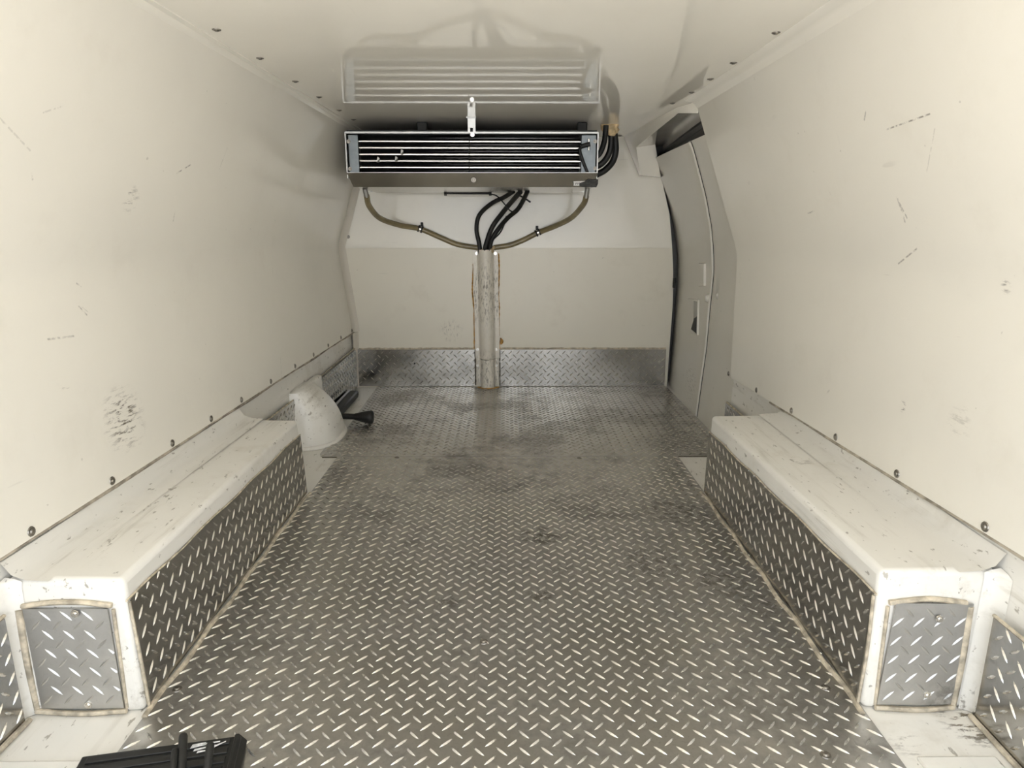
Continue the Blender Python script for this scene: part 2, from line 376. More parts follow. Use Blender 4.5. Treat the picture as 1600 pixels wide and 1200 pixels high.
for px in (325, 395, 452, 490, 522, 545):
    Y = find_Y(lambda Y: (lx(3, Y) + .04, Y, 1.204), px); screw(ceil, (lx(3, Y) + .058, Y, 1.206), (0, 0, -1), s=1.2)
for px in (1215, 1148, 1112, 1082):
    Y = find_Y(lambda Y: (rx(3, Y) - .055, Y, 1.204), px); screw(ceil, (rx(3, Y) - .058, Y, 1.206), (0, 0, -1), s=1.2)
for (x, y) in ((1051, 161), (969, 212)): screw(ceil, PZ(x, y, 1.2055), (0, 0, -1), s=1.2)
for (x, y) in ((544, 370), (546, 450), (554, 512)): screw(wall_f, PY(x, y, BULK - .005), (0, -1, 0), s=1.1)
# sealant along the panel seams
b = MB().grid([[(lx(1, Y) + .0015, Y, lz(1, Y) + .002), (lx(1, Y) + .007, Y, lz(1, Y) - .003 - .003 * math.sin(Y * 9) ** 2), (lx(1, Y) + .0005, Y, lz(1, Y) - .008 - .005 * math.sin(Y * 5 + 1) ** 2)] for Y in [lerp(REAR, BULK, i / 60) for i in range(61)]])
b.build('sealant_bead', m_seamseal, pan_l, smooth=60)
b = MB().grid([[(rx(1, Y) - .0015, Y, rz(1, Y) + .002), (rx(1, Y) - .007, Y, rz(1, Y) - .003 - .003 * math.sin(Y * 9) ** 2), (rx(1, Y) - .0005, Y, rz(1, Y) - .008 - .006 * math.sin(Y * 4 + 2) ** 2)] for Y in [lerp(REAR, 2.0, i / 50) for i in range(51)]])
b.build('sealant_bead', m_seamseal, pan_r, smooth=60)

# corner trim between the left wall and the bulkhead
def ctrim(zs_, w, name, lab):
    rows = []
    for z in zs_:
        X = left_edge(z); rows.append([(X + .006, BULK - .045, z), (X + .012, BULK - .030, z), (X + .018, BULK - .018, z), (X + w * .7, BULK - .014, z), (X + w, BULK - .005, z)])
    o = MB().grid(rows).build(name, m_trim, smooth=60); tag(o, lab, 'trim', kind='structure'); return o
ctrim([.0, .1, .19, .28], .026, 'trim_3', 'beige corner trim between left kick plate and bulkhead plate')
ctrim([.285, .4, .5, .6, .66, .70, .74, .8, .9, 1.0, 1.1, 1.2], .032, 'trim_4', 'beige corner trim between left wall panel and bulkhead')

# ---------------------------------------------------------------- tread plates
def inside(p, poly):
    x, y = p; c = False
    for i in range(len(poly)):
        (x0, y0), (x1, y1) = poly[i], poly[i - 1]
        if (y0 > y) != (y1 > y) and x < (x1 - x0) * (y - y0) / (y1 - y0) + x0: c = not c
    return c
def lug(b, O, U, V, N, c, ang, Ln, W, H, l0, l1):
    ca, sa = math.cos(ang), math.sin(ang)
    def pt(s, t, h): return O + U * (c[0] + s * ca - t * sa) + V * (c[1] + s * sa + t * ca) + N * h
    w = W / 2
    v = [pt(-l0, 0, 0), pt(-l0 * .55, -w * .75, 0), pt(0, -w, 0), pt(l1 * .55, -w * .75, 0), pt(l1, 0, 0), pt(l1 * .55, w * .75, 0), pt(0, w, 0), pt(-l0 * .55, w * .75, 0),
         pt(-l0 * .6, 0, H * .75), pt(0, 0, H), pt(l1 * .6, 0, H * .75)]
    b.add(v, [(0, 1, 8), (0, 8, 7), (1, 2, 9, 8), (2, 3, 10, 9), (3, 4, 10), (4, 5, 10), (5, 6, 9, 10), (6, 7, 8, 9)])
def plate(name, O, U, V, poly, parent, m, ml, pitch=.0355, Ln=.0260, W=.0054, H=.0024, th=.003, off=(0, 0), tilt=0.0, label=None):
    O, U, V = Vector(O), Vector(U).normalized(), Vector(V).normalized(); N = U.cross(V)
    b = MB(); b.hexa([O + U * x + V * y - N * th for x, y in poly], [O + U * x + V * y for x, y in poly])
    o = b.build(name, m, parent)
    if label: o['label'] = label
    xs = [p[0] for p in poly]; ys = [p[1] for p in poly]; b = MB()
    for i in range(int((max(xs) - min(xs)) / pitch) + 3):
        for j in range(int((max(ys) - min(ys)) / pitch) + 3):
            for k in (0, 1):
                c = (min(xs) + off[0] + (i - .5 + .5 * k) * pitch, min(ys) + off[1] + (j - .5 + .5 * k) * pitch)
                a = math.radians(45 if k == 0 else -45) + tilt + random.uniform(-.03, .03)
                ln = Ln * random.uniform(.95, 1.04)
                if not inside(c, poly): continue
                def reach(sg):
                    for q in (1.0, .8, .6, .4, .25, .12):
                        if inside((c[0] + sg * q * ln / 2 * math.cos(a), c[1] + sg * q * ln / 2 * math.sin(a)), poly): return q * ln / 2
                    return 0
                l0, l1 = reach(-1), reach(1)
                if l0 > 0 and l1 > 0: lug(b, O, U, V, N, c, a, ln, W, H, l0, l1)
    t = b.build('tread_pattern', ml, o, kind='stuff')
    return o
EX, EY, EZ = (1, 0, 0), (0, 1, 0), (0, 0, 1)
p1 = plate('tread_plate', (0, 0, 0), EX, EY, [(-.614, REAR + .005), (.602, REAR + .005), (.606, 2.243), (-.606, 2.243)], floor, m_floor, m_lug, label='long tread plate between the wheel boxes')
p2 = plate('tread_plate', (0, 0, 0), EX, EY, [(-.650, 2.247), (.812, 2.247), (.808, 3.304), (-.665, 3.304), (-.652, 2.56), (-.644, 2.47), (-.652, 2.40), (-.676, 2.35), (-.676, 2.275), (-.668, 2.253)], floor, m_floor, m_lug, label='wide tread plate in front of the bulkhead')
MB().box(-.66, .81, 2.2425, 2.2475, -.0035, -.0012).build('plate_joint', m_seam, floor)
# dark joint under the plate seam, scattered countersunk screws in the plates
for (x, y) in ((277, 1077), (975, 640), (1290, 1075), (756, 1003), (620, 715), (905, 716), (1290, 1180)): screw(p1 if y > 712 else p2, PZ(x, y, .0), (0, 0, 1), SM, s=1.1)
# liner pads behind the wheel boxes
for (x0, x1, pn) in ((-.80, -.645, 'l'), (.632, .755, 'r')):
    MB().box(x0, x1, REAR + .02, .865, -.006, .001).build('liner_pad', m_liner, floor, bevel=.003)
# bulkhead plates, left wall plates, right wall plates
Yp = BULK - .012
lp = plate('tread_plate', (-.765, Yp, .004), EX, EZ, [(0, 0), (.598, 0), (.598, .187), (-.0, .187)], wall_f, m_plate, m_platelug, .0385, .027, .0052, .0020)
rp = plate('tread_plate', (-.043, Yp, .004), EX, EZ, [(0, 0), (.842, 0), (.842, .187), (0, .187)], wall_f, m_plate, m_platelug, .0385, .027, .0052, .0020)
for (x, y) in ((569, 567), (736, 568)): screw(lp, PY(x, y, Yp), (0, -1, 0), SMB, 'rivet')
for (x, y) in ((782, 565), (901, 566), (1030, 565)): screw(rp, PY(x, y, Yp), (0, -1, 0), SMB, 'rivet')
MB().tube([PY(646 + 1, 568, Yp - .001), PY(649, 568, Yp - .001)], .004).build('screw_hole', m_dark, lp)
for nm, (xa, xb, zt) in (('l', (-.765, -.170, .196)), ('r', (-.043, .798, .196))):
    n = 40; MB().grid([[(lerp(xa, xb, i / n), BULK - .005, zt + .002 + .004 * random.random()), (lerp(xa, xb, i / n), BULK - .014, zt - .004)] for i in range(n + 1)]).build('sealant_bead', m_seal, wall_f)
def side_plate(left, Y0, Y1, z1, parent, m=m_plate, ml=m_platelug, slope=0.0):
    fx = lx if left else rx; s = 1 if left else -1
    a = Vector((fx(0, Y0) + s * .016, Y0, .004)); bq = Vector((fx(0, Y1) + s * .016, Y1, .004)); Ln = (bq - a).length
    U = (bq - a).normalized()
    if left: return plate('tread_plate', a, U, EZ, [(0, 0), (Ln, 0), (Ln, z1 + slope), (0, z1)], parent, m, ml)
    return plate('tread_plate', bq, -U, EZ, [(0, 0), (Ln, 0), (Ln, z1), (0, z1 + slope)], parent, m, ml)
side_plate(True, 2.64, 3.285, .178, wall_l, slope=.012)
side_plate(True, 1.93, 2.39, .178, wall_l)
side_plate(True, REAR + .01, .945, .19, wall_l)
side_plate(False, 1.93, 2.375, .158, wall_r)
side_plate(False, REAR + .01, .945, .185, wall_r)
for left, Y0, Y1, z in ((True, 2.64, 3.28, .19), (True, 1.93, 2.39, .182), (True, REAR, .95, .196), (False, REAR, .95, .19), (False, 1.93, 2.375, .163)):
    fx = lx if left else rx; s = 1 if left else -1
    MB().tube([(fx(0, Y) + s * .012, Y, z + (.012 if left and Y1 > 3 else 0) * (Y - Y0) / (Y1 - Y0)) for Y in [lerp(Y0, Y1, i / 12) for i in range(13)]], .003, 6).build('sealant_bead', m_seal, wall_l if left else wall_r, smooth=60)
    if Y0 < 1: MB().tube([(fx(0, Y) + s * .02, Y, .002) for Y in [lerp(Y0, Y1, i / 12) for i in range(13)]], .0045, 6).build('sealant_bead', m_seal, wall_l if left else wall_r, smooth=60)

# ---------------------------------------------------------------- wheel boxes
def wheel_box(side):
    s = -1 if side == 'l' else 1
    Y0, Y1 = .977, 1.910
    xi0, xi1, h = (.616, .626, .240) if s < 0 else (.604, .608, .251)
    xo = .816 if s < 0 else .800
    lab = 'white moulded wheel arch box with tread plate sides along the ' + ('left wall' if s < 0 else 'right wall')
    root = empty('wheel_arch_box', (s * .72, 1.44, 0), lab, 'wheel box', 'wheel arch boxes')
    b = MB(); b.hexa([(s * xi0, Y0 - .004, -.004), (s * xo, Y0 - .004, -.004), (s * xo, Y1, -.004), (s * (xi0 + .002), Y1, -.004)],
                     [(s * xi1, Y0 + .004, h), (s * xo, Y0 + .004, h + .003), (s * xo, Y1 - .004, h + .0), (s * xi1, Y1 - .004, h - .003)])
    b.build('body', m_liner, root, bevel=.011, seg=4)
    # fillet blending the box top into the wall
    fx, fz = (lx, lz) if s < 0 else (rx, rz); rows = []
    for i in range(13):
        Y = lerp(Y0 - .002, Y1 - .006, i / 12); X = fx(1, Y) - s * .003; e = 0
        zt_ = min(h + .034, fz(1, Y) - .004); rows.append([(X - s * .070, Y, h + .0015), (X - s * .035, Y, h + .0035), (X - s * .013, Y, lerp(h, zt_, .35)), (X + s * .0015, Y, zt_)])
    MB().grid(rows).build('wall_fillet', m_liner, root, smooth=70)
    rows = []; zt_ = min(h + .034, fz(1, Y0) - .004)
    for z, o in [(lerp(-.003, h - .012, k / 7), .024) for k in range(8)] + [(h - .002, .026), (h + .003, .015), (h + .0055, .001)]:
        X = lerp(fx(0, Y0), fx(1, Y0), z / fz(1, Y0)) - s * .001
        k = o / .024; yy = Y0 - .004 + z * .03
        rows.append([(X - s * o, yy - .0005, z), (X - s * o * .55, yy - .004 * min(k, 1), z), (X - s * o * .2, yy - .012 * min(k, 1), z), (X + s * .001, yy - .028 * min(k, 1), z)])
    MB().grid(rows).build('corner_fillet', m_liner, root, smooth=70)
    # long side plate
    zt = .198 if s < 0 else .205
    O = Vector((s * (xi0 - .003), Y0 + .012, .006)); V = Vector((s * (xi1 - xi0) / h, 0, 1)).normalized(); Ln = Y1 - Y0 - .016
    if s < 0: pl = plate('side_plate', O, EY, V, [(0, 0), (Ln, 0), (Ln, zt - .012), (0, zt)], root, m_plate, m_platelug)
    else: pl = plate('side_plate', O + Vector((0, Ln, 0)), (0, -1, 0), V, [(0, 0), (Ln, 0), (Ln, zt), (0, zt - .012)], root, m_plate, m_platelug)
    pl['label'] = 'dark reflective tread plate side'
    # end plate facing the rear, recessed in a moulded rim
    xa, xb = (.648, .790) if s < 0 else (.628, .752)
    ya = Y0 - .008
    if s < 0: ep = plate('end_plate', (-xb, ya, .008), EX, (0, .02, 1), [(.004, 0), (xb - xa, 0), (xb - xa - .004, .185), (0, .185)], root, m_end, m_end, .0345, .026, .0052, .0020)
    else: ep = plate('end_plate', (xa, ya, .008), EX, (0, .02, 1), [(-.002, 0), (xb - xa, 0), (xb - xa + .012, .188), (.008, .190)], root, m_end, m_end, .0345, .026, .0052, .0020, tilt=0)
    ep['label'] = 'dull tread plate end panel'
    for (x, y) in (((117, 959), (138, 1101)) if s < 0 else ((1468, 967), (1449, 1086))): screw(ep, PY(x, y, ya + .0005), (0, -1, .0), SMB, 'screw', 1.0)
    # sealant around end plate and along the foot of the side plate
    def bead(pts, r): MB().tube(spline(pts, 5), r, 6).build('sealant_bead', m_seal, root, smooth=60)
    yb = ya + .004
    bead([(s * xa - s * .003, yb, .006), (s * xa - s * .003, yb + .003, .19), ], .003)
    bead([(s * (xa - .002), yb + .003, .197), (s * (xa + .05), yb + .003, .203), (s * (xb - .04), yb + .003, .202), (s * (xb + .002), yb + .003, .196)], .0045)
    bead([(s * (xb + .006), yb, .004), (s * (xb + .008), yb, .1), (s * (xb + .008), yb + .003, .19)], .006)
    bead([(s * (xa - .004), ya, .003), (s * (xa + .07), ya - .004, .001), (s * (xb + .006), ya, .003)], .0045)
    bead([(s * (xi0 - .008 + .003 * math.sin(k * 2.1)), lerp(Y0 - .02, Y1, k / 14), .001) for k in range(15)], .005)
    bead([(s * (xi1 - .004), lerp(Y0, Y1, k / 14), zt + .006 - .012 * k / 14 + .002 * math.sin(k * 1.7)) for k in range(15)], .0018)
    bead([(s * (xi0 - .004), Y0 + .004, .004), (s * (xi0 + .001), Y0 + .006, .1), (s * (xi1 - .004), Y0 + .008, zt)], .0028)
wheel_box('l'); wheel_box('r')

# moulded cone-shaped cover on the left floor
root = empty('moulded_cover', (-.73, 2.45, 0), 'white rounded cone-shaped cover on the floor beside the left wheel box', 'cover')
rows = []; cy, hh = 2.475, .205
for i in range(15):
    z = lerp(-.004, hh, i / 14); t = max(0, z) / hh; a = .150 * (1 - t ** 2.4 * .58); y0 = 2.315 + .030 * t; y1 = 2.66 - .12 * t ** 1.6
    bb = (y1 - y0) / 2; yc = (y0 + y1) / 2; row = []
    for k in range(25):
        th = math.pi * k / 24 - math.pi / 2; c, s_ = math.cos(th), math.sin(th); e = 2 / 2.7
        row.append((-.800 + a * abs(c) ** e + (.02 * (1 - t) if abs(c) > .3 else 0) * 0, yc + bb * math.copysign(abs(s_) ** e, s_), z))
    rows.append(row)
top = [(-.800 + (p[0] + .800) * .72, lerp(2.44, p[1], .78), hh + .006) for p in rows[-1]]
rows.append(top); rows.append([(-.800 + (p[0] + .8) * .05, 2.44, hh + .009) for p in top])
MB().grid(rows).build('shell', m_liner, root, smooth=50)
MB().box(-.782, -.752, 2.392, 2.64, .0, .215).build('back_block', m_liner, root, bevel=.012, seg=3)
fl = [(-.80 + .163 * abs(math.cos(th)) ** .74, 2.487 + .182 * math.copysign(abs(math.sin(th)) ** .74, math.sin(th))) for th in [math.pi * k / 24 - math.pi / 2 for k in range(25)]]
MB().hexa([(x, y, -.004) for x, y in fl], [(x - .004, y, .010) for x, y in fl]).build('base_flange', m_liner, root, bevel=.004)

# ---------------------------------------------------------------- bulkhead conduit post
root = empty('conduit_post', (-.10, BULK - .03, 0), 'chipped white half-round conduit cover standing up the bulkhead', 'conduit')
pc = -.1015
def post(z0, z1, dx0, dx1, y0=BULK - .013, wid=.061):
    rows = []
    for z, dx in ((z0, dx0), (z1, dx1)):
        x = pc + dx; r = []
        r += [(x - wid, y0, z), (x - wid, y0 - .004, z), (x - .042, y0 - .004, z)]
        r += [(x - .035 * math.cos(t), y0 - .010 - .036 * math.sin(t), z) for t in [math.pi * k / 14 for k in range(15)]]
        r += [(x + .042, y0 - .004, z), (x + wid, y0 - .004, z), (x + wid, y0, z)]
        rows.append(r)
    return MB().grid(rows)
post(.150, .685, .0, -.006).build('cover', m_post, root, smooth=40)
post(.022, .148, .003, .001, BULK - .0145, .052).build('lower_cover', m_post, root, smooth=40)
MB().tube([(pc + .002, BULK - .022, -.003), (pc + .001, BULK - .022, .03)], .0352, 20).build('foot', m_post, root, smooth=40)
MB().tube(spline([(pc - .037, BULK - .018, .146), (pc - .028, BULK - .045, .147), (pc, BULK - .0605, .144), (pc + .028, BULK - .045, .146), (pc + .037, BULK - .018, .147)], 5), .0012, 5).build('joint_line', m_seam, root)
for (x, y) in ((745, 396), (774, 396), (746, 546), (775, 546), (746, 571), (775, 571)): screw(root, PY(x, y, BULK - .0172), (0, -1, 0), SMB, 'screw', 1.15)
for sx, pts in ((-1, [(741, 396), (739, 430), (738, 455), (741, 490), (741, 545)]), (1, [(779, 396), (780, 420), (779, 460), (780, 480), (779, 520), (781, 545)])):
    ws = [random.uniform(.0025, .007) for _ in range(60)]; sp = spline([PY(x, y, BULK - .006) for x, y in pts], 10)
    MB().tube(sp, [ws[i % 60] * .8 for i in range(len(sp))], 6).build('adhesive_bead', m_rust, root, smooth=60)
sp = [PY(782, 528, BULK - .006), PY(784, 533, BULK - .006), PY(783, 538, BULK - .006)]
MB().tube(spline(sp, 4), [.003, .004, .006, .008, .009, .009, .008, .006, .004], 7).build('adhesive_bead', m_rust, root, smooth=60)
for x in (-.062, .062): MB().tube(spline([(pc + x, BULK - .013, .01 + k * .03 ) for k in range(7)], 3), [.002 + .003 * random.random() for _ in range(19)], 6).build('dirt_line', m_seam, root, smooth=60)
MB().tube([(pc - .05, BULK - .03, .001), (pc - .02, BULK - .062, .001), (pc + .02, BULK - .062, .001), (pc + .055, BULK - .03, .001)], .004, 6).build('rust_line', m_rust, root)

# ---------------------------------------------------------------- evaporator cooling unit
YF = 2.75; xl, xr = -.632, .355; zt, zg, zb = 1.152, 1.000, .950
unit = empty('cooling_unit', ((xl + xr) / 2, 2.97, zb), 'stainless evaporator cooling unit hung under the ceiling', 'cooling unit')
b = MB(); YB = 3.20
b.box(xl, xl + .003, YF, YB, zg - .02, zt); b.box(xr - .003, xr, YF, YB, zg - .02, zt); b.box(xl, xr, YF, YB, zt - .004, zt); b.box(xl, xr, YB - .004, YB, zb, zt)
b.build('casing', m_case, unit)
MB().box(xl, xr, YF - .004, YF + .004, zt - .002, zt + .002).build('top_edge', m_case, unit)
MB().box(xl - .001, xl + .002, YF - .004, YF + .004, zg, zt).build('side_edge', m_case, unit)
MB().box(xr - .002, xr + .001, YF - .004, YF + .004, zg, zt).build('side_edge', m_case, unit)
# drip pan: front lip leaning in at the bottom, underside sloping back
f0 = [(xl, YF - .004, zg + .002), (xr, YF - .004, zg + .002), (xr - .002, YF + .022, zb), (xl + .018, YF + .022, zb)]
b = MB(); b.add(f0, [(0, 1, 2, 3)])
b.build('pan_front', m_pan, unit, solid=.003)
b = MB(); b.add([f0[3], f0[2], (xr - .03, YB, zb - .004), (xl + .03, YB, zb - .004)], [(0, 1, 2, 3)])
b.build('pan_underside', m_steel, unit, solid=.003)
b = MB(); b.add([(xl, YF, zg), (xl + .018, YF + .022, zb), (xl + .03, YB, zb - .004), (xl, YB, zg)], [(0, 1, 2, 3)]); b.build('pan_end', m_steel, unit, solid=.002)
b = MB(); b.add([(xr, YF, zg), (xr - .002, YF + .022, zb), (xr - .03, YB, zb - .004), (xr, YB, zg)], [(0, 1, 2, 3)]); b.build('pan_end', m_steel, unit, solid=.002)
MB().box(xl, xr, YF - .006, YF + .004, zg + .000, zg + .003).build('pan_rim', m_case, unit)
MB().box(xl + .004, xr - .004, YF + .012, YB, zt, zt + .010).build('top_gap_shade', m_dark, unit)  # black slab standing in for the shade between unit and ceiling
MB().box(xl - .02, xr + .01, YB + .004, BULK - .006, 1.02, 1.19).build('rear_gap_shade', m_dark, unit)  # black block standing in for the shade behind the unit
# coil
fx0, fx1 = xl + .050, xr - .068
MB().box(fx0, fx1, YF + .075, YF + .16, zg - .02, zt - .006).build('coil_block', m_fin, unit)
b = MB(); nf = 250
for i in range(nf):
    x = lerp(fx0, fx1, (i + .5) / nf); b.add([(x, YF + .030, zg), (x, YF + .078, zg), (x, YF + .078, zt - .006), (x, YF + .030, zt - .006)], [(0, 1, 2, 3)])
b.build('coil_fins', m_fin, unit, kind='stuff')
for k in range(5):
    z = PY(800, 220.5 + k * 10.25, YF + .02).z
    MB().tube([(fx0 - .004, YF + .026, z), (fx1 + .002, YF + .026, z - .0015)], .0048, 12).build('coil_tube', m_alu, unit, smooth=60)
for k in range(6):
    z = PY(800, 215.5 + k * 10.25, YF + .05).z
    MB().tube([(fx0, YF + .062, z), (fx1, YF + .062, z)], .0045, 10).build('rear_coil_tube', m_case, unit, smooth=60)
# end plates with screws, valve bulb and cable
e1 = MB().box(xl + .008, fx0 - .004, YF + .012, YF + .018, zg, zt - .008).build('end_plate', m_endpl, unit, bevel=.002)
e2 = MB().box(fx1 + .004, xr - .006, YF + .012, YF + .018, zg, zt - .008).build('end_plate', m_endpl, unit, bevel=.002)
for (x, y) in ((544.5, 221), (547, 264)): screw(e1, PY(x, y, YF + .011), (0, -1, 0), SM, 'screw', 1.0)
for (x, y) in ((930, 221), (930, 263)): screw(e2, PY(x, y, YF + .011), (0, -1, 0), SM, 'screw', 1.0)
MB().tube([PY(920, 217, YF + .006), PY(920.3, 226, YF + .006), PY(920, 235, YF + .006)], [.004, .0035, .005], 8).build('clip', m_alu, e2, smooth=60)
MB().tube([PY(908, 229, YF + .006), PY(922, 225, YF + .004)], .009, 10).build('valve_plug', m_black, e2, smooth=60)
MB().tube(spline([PY(908, 229, YF + .006), PY(906, 236, YF + .004), PY(911, 252, YF + .004), PY(918, 270, YF + .008)], 6), .006, 8).build('cable', m_black, unit, smooth=60)
MB().tube([PY(733, 211, YF + .012), PY(733, 270, YF + .012)], .0014, 6).build('support_wire', m_black, unit)
for (x, y, w) in ((591, 250, 3), (628, 238, 3), (619, 249, 2)):      # bent fins
    p = PY(x, y, YF + .018); MB().add([p + Vector((-.006, 0, -.008)), p + Vector((.004, -.004, -.010)), p + Vector((.006, .002, .006)), p + Vector((-.002, -.003, .013))], [(0, 1, 2, 3)]).build('bent_fin', m_case, unit, solid=.0008)
screw(unit, PY(740, 281, YF + .001), (0, -1, -.2), SM, 'screw', 1.3)
# hanger strap
p = PY(737, 200, YF - .004)
b = MB(); b.box(p.x - .015, p.x + .015, YF - .006, YF - .003, 1.168, 1.2035)
b.box(p.x - .015, p.x - .006, YF - .006, YF - .003, 1.150, 1.169); b.box(p.x + .005, p.x + .015, YF - .006, YF - .003, 1.150, 1.169)
b.box(p.x - .020, p.x + .017, YF - .012, YF + .03, 1.2025, 1.2055)
b.build('hanger_strap', m_case, unit)
MB().cyl((p.x + .003, YF - .001, zt - .010), (0, -1, 0), .008, .008, 12).build('hanger_bolt', m_bright, unit, smooth=40)
for x in (660, 909):
    q = PY(x, 199, YF + .12); MB().box(q.x - .02, q.x + .02, YF + .10, YF + .14, zt, 1.2045).build('hanger_foot', m_dark, unit, bevel=.004)
# sticker and tape at the right end of the lip
def on_lip(x, y, d=.0048): q = PP(x, y, f0[0], f0[1], f0[2]); return q + Vector((0, -d, -.0004))
st = MB().add([on_lip(896, 283.2), on_lip(917, 282.6), on_lip(917, 290.2), on_lip(896, 290.2)], [(0, 1, 2, 3)]).build('sticker', m_white, unit, solid=.0004)
b = MB(); tp = [(905, 286), (912, 284), (919, 280), (926, 281), (934.5, 280), (934, 287), (931.5, 292.5), (920, 292), (905, 291)]
b.add([on_lip(x, y, .0062) for x, y in tp], [tuple(range(len(tp)))]); b.build('tape', m_tape, unit, solid=.0008)
cu = bpy.data.curves.new('lettering', 'FONT'); cu.body = 'TWF'; cu.size = .0165; cu.align_x = 'CENTER'; cu.align_y = 'CENTER'; cu.extrude = .0002
tx = bpy.data.objects.new('lettering', cu); me = bpy.data.meshes.new_from_object(tx); bpy.data.objects.remove(tx)
me.materials.clear(); me.materials.append(m_ink)
tx = bpy.data.objects.new('lettering', me); C.objects.link(tx); q = on_lip(900.7, 287, .0058); tx.parent = st; tx.location = q - WL[st]; tx.rotation_euler = (math.radians(103), 0, 0)
WL[tx] = q

# pipework under the unit
ct = MB().tube([PY(694, 302, 3.19), PY(765, 302.5, 3.19)], .004, 8).build('capillary_tube', m_black, smooth=60); tag(ct, 'thin black tube along the back edge under the cooling unit', 'tube')
for (x) in (694, 764): MB().cyl(PY(x, 303, 3.185), (1, 0, 0), .008, .012, 8).build('clip', m_blackpl, ct, smooth=40)
def hose(name, pts, r, m, label, cat, group=None, n=8):
    o = MB().tube(spline(pts, n), r, 12).build(name, m, smooth=70); return tag(o, label, cat, group)
YW = BULK - .020
h1 = hose('drain_hose', [PY(573, 306, 2.93), PY(577, 322, 2.99), PY(594, 341, 3.10), PY(625, 352, 3.22), PY(657, 358, YW), PY(690, 372, YW), PY(715, 382, YW), PY(748, 387.5, YW)], .0125, m_hose, 'brown translucent drain hose curving left from the conduit post', 'hose', 'drain hoses')
h2 = hose('drain_hose', [PY(916, 307, 2.93), PY(911, 320, 2.99), PY(893, 340, 3.12), PY(868, 353, 3.24), PY(840, 364, YW), PY(818, 375, YW), PY(797, 383, YW), PY(772, 387, YW)], .0125, m_hose, 'brown translucent drain hose curving right from the conduit post', 'hose', 'drain hoses')
for hh_, a, c in ((h1, (570, 295), (573.5, 309)), (h2, (918, 294), (915.5, 310))):
    MB().tube([PY(a[0], a[1], 2.92), PY(c[0], c[1], 2.935)], .0105, 12).build('nipple', m_case, hh_, smooth=60)
for (hh_, x, y, dx, dy) in ((h1, 657, 358, .93, -.36), (h2, 840.5, 363.5, .9, .44)):
    c = PY(x, y, YW - .001); ax = Vector((dx, 0, dy)).normalized()
    cl = empty('hose_clip', c - Vector((0, 0, .01)), 'black P-clip holding the ' + ('left' if x < 700 else 'right') + ' drain hose to the bulkhead', 'clip', 'hose clips')
    for s in (-1, 1): MB().cyl(c + ax * (s * .008 - .004), ax, .0165, .007, 16).build('band', m_black, cl, smooth=40)
    MB().cyl(c - ax * .004, ax, .0145, .008, 16).build('clip_centre', m_bright, cl, smooth=40)
    q = c + Vector((.006 if x < 700 else -.004, .006, .024)); MB().box(q.x - .006, q.x + .006, q.y, q.y + .012, q.z - .012, q.z + .008).build('tab', m_black, cl, bevel=.002)
G = 'black hoses into the conduit post'
hose('refrigerant_hose', [PY(750.5, 396, BULK - .030), PY(748.5, 380, BULK - .030), PY(744.5, 358, BULK - .03), PY(749, 336, BULK - .03), PY(768, 318, 3.22), PY(788, 308, 3.16), PY(802, 299, 3.10)], .0102, m_black, 'thick black hose bowing furthest left above the conduit post', 'hose', G)
hose('refrigerant_hose', [PY(757.5, 391, BULK - .048), PY(760, 380, BULK - .054), PY(769, 355, BULK - .045), PY(784, 334, 3.24), PY(797, 318, 3.17), PY(813, 300, 3.04)], .0112, m_black, 'thick black hose in the middle of the bundle above the post', 'hose', G)
hose('refrigerant_hose', [PY(764, 396, BULK - .026), PY(767, 378, BULK - .024), PY(777, 360, BULK - .024), PY(793, 341, 3.25), PY(808, 328, 3.2), PY(817, 314, 3.14), PY(824, 299, 3.06)], .0105, m_black, 'thick black hose rightmost in the bundle above the post', 'hose', G)
hose('cable', [PY(764, 392, BULK - .05), PY(768, 378, BULK - .045), PY(781, 364, BULK - .03), PY(788, 350, BULK - .03), PY(791, 338, 3.25)], .0032, m_black, 'thin black cable looping right of the thick hoses', 'cable', 'thin black cables')
hose('cable', [PY(765, 303, 3.18), PY(776, 306, 3.17), PY(786, 316, 3.16), PY(797, 329, 3.16), PY(806, 330, 3.16), PY(815, 323, 3.14)], .003, m_black, 'thin black wire crossing in front of the thick hoses', 'cable', 'thin black cables')
o = hose('cable_tie', [PY(811, 305, 3.12), PY(820, 310, 3.11), PY(829, 316, 3.11)], .004, m_black, 'black cable tie with its tail sticking out right', 'cable tie')
o = MB(); 
for (x, y, r) in ((752, 392, .013), (768, 391, .012), (771, 387, .010), (760, 393, .014)):
    c = PY(x, y, BULK - .03); o.tube([c + Vector((0, 0, -r)), c + Vector((0, -.002, -r * .4)), c + Vector((.001, 0, r * .3)), c + Vector((0, .001, r * .8))], [r * .6, r, r * .8, r * .3], 8)
o = o.build('foam_sealant', m_foam, smooth=80); tag(o, 'yellowed foam sealant in the top of the conduit post', 'sealant')
